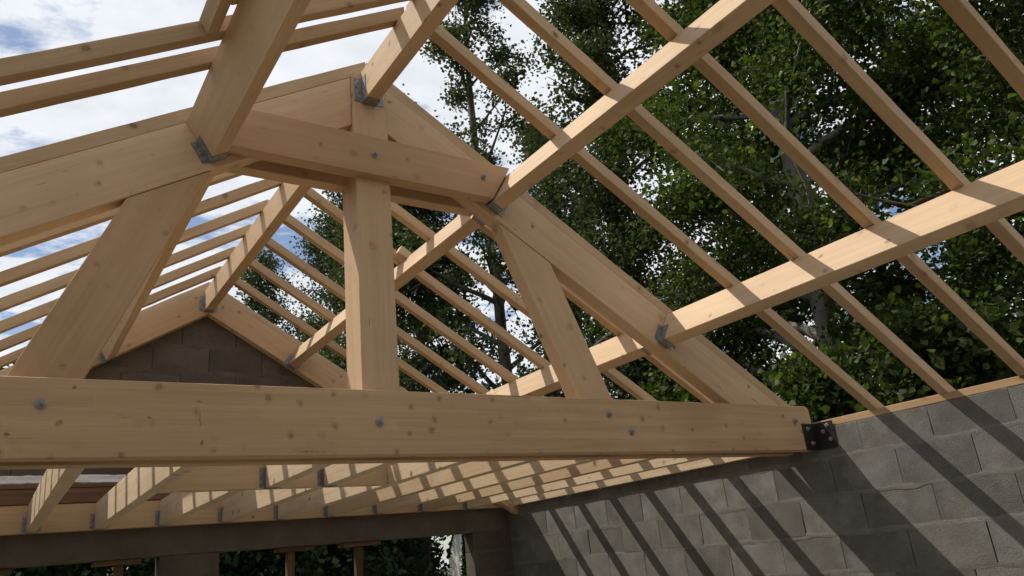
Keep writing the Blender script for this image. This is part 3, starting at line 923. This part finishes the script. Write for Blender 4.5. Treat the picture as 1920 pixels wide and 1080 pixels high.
def tree(name, x, y, h, cb, R, nleaf, size, seed, mat, bark, shape, label, group=None, limbs=34, rt=0.16, lean=(0, 0), ivy=0, cat='tree', env_pow=0.6, spread=0.2, twigs=7, droop=0.25, fork=False):
    r = np.random.default_rng(seed)
    root = empty(name, (x, y, -0.16))
    tag(root, label, cat, group)
    T = np.linspace(0, 1, 14)
    wob = np.cumsum(r.normal(size=(14, 2)) * 0.05, axis=0)
    trunk = np.stack([wob[:, 0] + lean[0] * T, wob[:, 1] + lean[1] * T, h * T * 0.97], 1)
    trad = rt * (1 - 0.86 * T) + 0.02; trad[0] *= 1.35
    paths = [(trunk, trad)]
    def tp(t):
        return np.array([np.interp(t, T, trunk[:, k]) for k in range(3)]), np.interp(t, T, trad)
    seg = []
    for i in range(limbs):
        t = cb + (0.985 - cb) * ((i + r.uniform(0, 1)) / limbs)
        u = (t - cb) / (1 - cb)
        env = max(0.12, (1 - u) ** env_pow * min(1, 0.55 + 1.6 * u))
        L = R * env * r.uniform(0.7, 1.12)
        az = i * 2.39996 + r.uniform(-.5, .5)
        el = r.uniform(0.15, 0.75) + 0.45 * u
        p0, pr = tp(t)
        n = 7
        ss = np.linspace(0, 1, n)
        dirn = np.array([math.cos(az) * math.cos(el), math.sin(az) * math.cos(el), math.sin(el)])
        pts = p0 + ss[:, None] * L * dirn + np.cumsum(r.normal(size=(n, 3)) * 0.045 * L, axis=0) * ss[:, None]
        pts[:, 2] -= droop * L * ss ** 2
        paths.append((pts, np.clip(pr * 0.55 * (1 - 0.85 * ss), 0.008, 1)))
        for k in range(twigs):
            s = r.uniform(0.25, 1.0)
            q0 = np.array([np.interp(s, ss, pts[:, c]) for c in range(3)])
            dv_ = dirn * 0.6 + r.normal(size=3) * 0.7
            dv_ /= np.linalg.norm(dv_)
            l2 = r.uniform(0.25, 0.55) * (0.35 * R + 0.3)
            q1 = q0 + dv_ * l2 * 0.5 + r.normal(size=3) * 0.05
            q2 = q0 + dv_ * l2 + np.array([0, 0, -0.12 * l2])
            paths.append((np.array([q0, q1, q2]), np.array([0.016, 0.010, 0.005]) * (0.6 + rt * 3)))
            seg.append((q0, q1, q2))
    seg = np.array(seg)
    V, F = tubes(paths, 6)
    link('trunk', np_mesh('trunk', V, F, bark, True), None, Matrix.Translation((x, y, -0.16)), root)
    idx = r.integers(0, len(seg), nleaf)
    wgt = r.uniform(0.0, 1.0, len(seg)) ** 1.3
    idx = idx[r.uniform(0, 1, nleaf) < wgt[idx]]
    tt = r.uniform(0.1, 1.12, len(idx))[:, None]
    S = seg[idx]
    P = np.where(tt < .5, S[:, 0] + (S[:, 1] - S[:, 0]) * tt * 2, S[:, 1] + (S[:, 2] - S[:, 1]) * (tt * 2 - 1))
    P = P + r.normal(size=P.shape) * spread * np.array([1, 1, 0.75])
    LV, LF = leaves(P, size, shape, r)
    link('crown', np_mesh('crown', LV, LF, mat), None, Matrix.Translation((x, y, -0.16)), root)
    if ivy:
        t = r.uniform(0.02, 0.8, ivy)
        c = np.stack([np.interp(t, T, trunk[:, k]) for k in range(3)], 1)
        a = r.uniform(0, 2 * np.pi, ivy)
        rad = np.interp(t, T, trad) + np.abs(r.normal(size=ivy)) * 0.16 + 0.03
        Pi = c + np.stack([np.cos(a) * rad, np.sin(a) * rad, r.normal(size=ivy) * .05], 1)
        IV, IF = leaves(Pi, 0.075, LEAF_POINT, r, 0.2)
        link('ivy', np_mesh('ivy', IV, IF, M['ivy']), None, Matrix.Translation((x, y, -0.16)), root)
    return root

G1 = 'tall trees beside the house'
tree('maple_tree', 10.6, 2.4, 18.5, 0.10, 4.4, 300000, 0.076, 1, M['maple'], M['bark'], LEAF_POINT, 'dense dark maple tree beside the block wall, farthest from the gable', G1, limbs=64, rt=0.2, spread=0.23, twigs=9)
tree('maple_tree', 10.2, 6.6, 19.0, 0.09, 4.2, 310000, 0.076, 2, M['maple'], M['palebark'], LEAF_POINT, 'bushy maple tree with a pale trunk opposite the lower purlin', G1, limbs=66, rt=0.2, spread=0.23, twigs=9)
tree('ivy_tree', 10.3, 10.6, 17.5, 0.16, 3.3, 100000, 0.088, 3, M['poplar'], M['bark'], LEAF_ROUND, 'tree with a thick ivy-covered trunk seen past the truss rafter', G1, limbs=48, rt=0.24, ivy=12000, spread=0.22)
tree('poplar_tree', 9.6, 14.0, 18.5, 0.18, 3.7, 56000, 0.09, 4, M['poplar'], M['bark'], LEAF_ROUND, 'loose poplar tree with open forked branches against the sky', G1, limbs=30, spread=0.17, droop=0.0, twigs=6)
tree('maple_tree', 15.8, 4.6, 18.5, 0.08, 5.0, 80000, 0.13, 5, M['maple'], M['bark'], LEAF_KITE, 'broad maple tree standing behind the pale-trunked one', G1, limbs=50, rt=0.2, spread=0.3)
tree('poplar_tree', 16.0, 10.8, 17.5, 0.08, 4.4, 70000, 0.12, 6, M['poplar'], M['bark'], LEAF_KITE, 'poplar tree standing behind the ivy-covered trunk', G1, limbs=46, rt=0.2, spread=0.28)
tree('poplar_tree', 14.6, 17.5, 16.0, 0.10, 4.0, 60000, 0.13, 7, M['poplar'], M['bark'], LEAF_KITE, 'poplar tree standing behind the loose forked one', G1, limbs=42, spread=0.26)
tree('maple_tree', 17.6, 7.6, 19.5, 0.10, 4.6, 90000, 0.13, 12, M['maple'], M['bark'], LEAF_KITE, 'maple tree standing deepest between the broad maple and the poplar', G1, limbs=50, rt=0.2, spread=0.3)
G2 = 'trees beyond the gable'
tree('poplar_tree', 9.4, 20.4, 14.6, 0.30, 3.4, 80000, 0.10, 8, M['poplar'], M['bark'], LEAF_KITE, 'rounded grey-green tree seen between king post and far upper purlin', G2, limbs=42, spread=0.24)
tree('poplar_tree', 10.0, 25.0, 15.4, 0.10, 3.8, 76000, 0.11, 9, M['poplar'], M['bark'], LEAF_KITE, 'grey-green tree rising behind the middle of the far ridge', G2, limbs=40, spread=0.26)
tree('poplar_tree', 9.4, 33.0, 16.5, 0.10, 3.9, 62000, 0.13, 10, M['poplar'], M['bark'], LEAF_KITE, 'most distant tree, its top showing over the far end of ridge', G2, limbs=38, spread=0.28)
tree('poplar_tree', 8.3, 16.4, 12.8, 0.30, 2.9, 66000, 0.11, 11, M['poplar'], M['bark'], LEAF_KITE, 'leafy tree filling the view between king post and strut', G2, limbs=44, spread=0.24)
G3 = 'undergrowth shrubs behind the side wall'
for i, (x, y, h, R, lab) in enumerate(((7.6, 1.4, 3.6, 1.3, 'leafy shrub behind the wall plate, farthest from the truss'),
                               (7.9, 3.6, 4.0, 1.5, 'leafy shrub behind the wall plate, between second and third rafters'),
                               (7.7, 5.6, 3.8, 1.4, 'leafy shrub behind the foot of the truss'),
                               (8.3, 7.9, 4.4, 1.6, 'leafy shrub under the ivy-covered tree'))):
    tree('shrub', x, y, h, 0.05, R, 26000, 0.085, 20 + i, M['maple'], M['bark'], LEAF_POINT, lab, G3, limbs=26, rt=0.05, cat='shrub', spread=0.2)
G4 = 'garden shrubs outside the openings'
for i, (x, y, h, R, lab) in enumerate(((-1.6, 12.2, 4.2, 1.9, 'dark garden shrub seen left in the narrower opening'),
                               (1.2, 12.4, 4.4, 1.9, 'dark garden shrub behind the prop beside the pier'),
                               (3.1, 12.0, 4.4, 1.7, 'dark garden shrub behind the pier side of wide opening'),
                               (4.85, 12.9, 4.6, 1.5, 'dark garden shrub in the wide opening beside the white outbuilding'),
                               (-0.6, 16.4, 6.0, 2.6, 'tall garden shrub in the back row behind the narrower opening'),
                               (2.6, 16.8, 6.2, 2.6, 'tall garden shrub in the back row behind the pier'),
                               (5.2, 17.2, 6.2, 2.2, 'tall garden shrub in the back row behind the wide opening'),
                               (6.5, 14.6, 5.0, 1.7, 'leafy garden shrub between the last prop and the white outbuilding'),
                               (8.05, 16.6, 4.6, 1.25, 'narrow garden shrub just left of the white outbuilding'),
                               (8.2, 21.6, 6.5, 2.6, 'far garden shrub filling the gap left of the white outbuilding'),
                               (10.8, 23.5, 6.5, 2.6, 'far garden shrub right behind the white outbuilding'))):
    tree('garden_shrub', x, y, h, 0.05, R, 30000, 0.12, 40 + i, M['ivy'], M['bark'], LEAF_KITE, lab, G4, limbs=30, rt=0.06, cat='shrub', spread=0.22)

# white outbuilding and its conifer, glimpsed through the wide opening
root = empty('outbuilding', (11.4, 19.6, -0.16))
tag(root, 'white rendered outbuilding glimpsed at the edge of the wide opening', 'building')
ob_w = [(10.15, -1.96), (13.15, -1.96), (13.15, 0.22), (11.65, 2.4), (10.15, 0.22)]
flat_timber('wall', ob_w, 18.6, 23.0, 0, M['render'], root, 0.0)
for sd in (1, -1):
    k = 2.18 / 1.5
    a = [(11.65, 2.41), (11.65 + sd * 1.53, 2.41 - 1.53 * k), (11.65 + sd * 1.53, 2.48 - 1.53 * k), (11.65, 2.48)]
    if sd < 0: a = a[::-1]
    flat_timber('roof', a, 18.57, 23.1, sd * math.atan(k), M['tile'], root, 0.0)
rm = Matrix.Translation((10.15, 18.6, 0)) @ Matrix.Rotation(math.radians(-90), 4, 'Z') @ Matrix.Translation((-10.15, -18.6, 0))
for o in root.children:
    o.matrix_basis = rm @ o.matrix_basis
root = empty('conifer', (9.66, 16.75, -0.16))
tag(root, 'small conifer standing in front of the white outbuilding', 'conifer')
r = np.random.default_rng(77)
n = 9000
t = r.uniform(0, 1, n) ** 0.75
rad = 0.30 * (1 - t) ** 0.8 * (0.55 + 0.45 * np.sqrt(r.uniform(0, 1, n)))
a = r.uniform(0, 2 * np.pi, n)
P = np.stack([np.cos(a) * rad, np.sin(a) * rad, 0.15 + 2.75 * t], 1)
V, F = leaves(P, 0.09, LEAF_KITE, r, 0.1, 0.45)
link('crown', np_mesh('crown', V, F, M['conifer']), None, Matrix.Translation((9.66, 16.75, -0.16)), root)
V, F = tubes([(np.array([[0, 0, 0], [0, 0, 1.4], [0, 0, 2.8]]), np.array([0.05, 0.035, 0.01]))])
link('trunk', np_mesh('trunk', V, F, M['bark'], True), None, Matrix.Translation((9.66, 16.75, -0.16)), root)
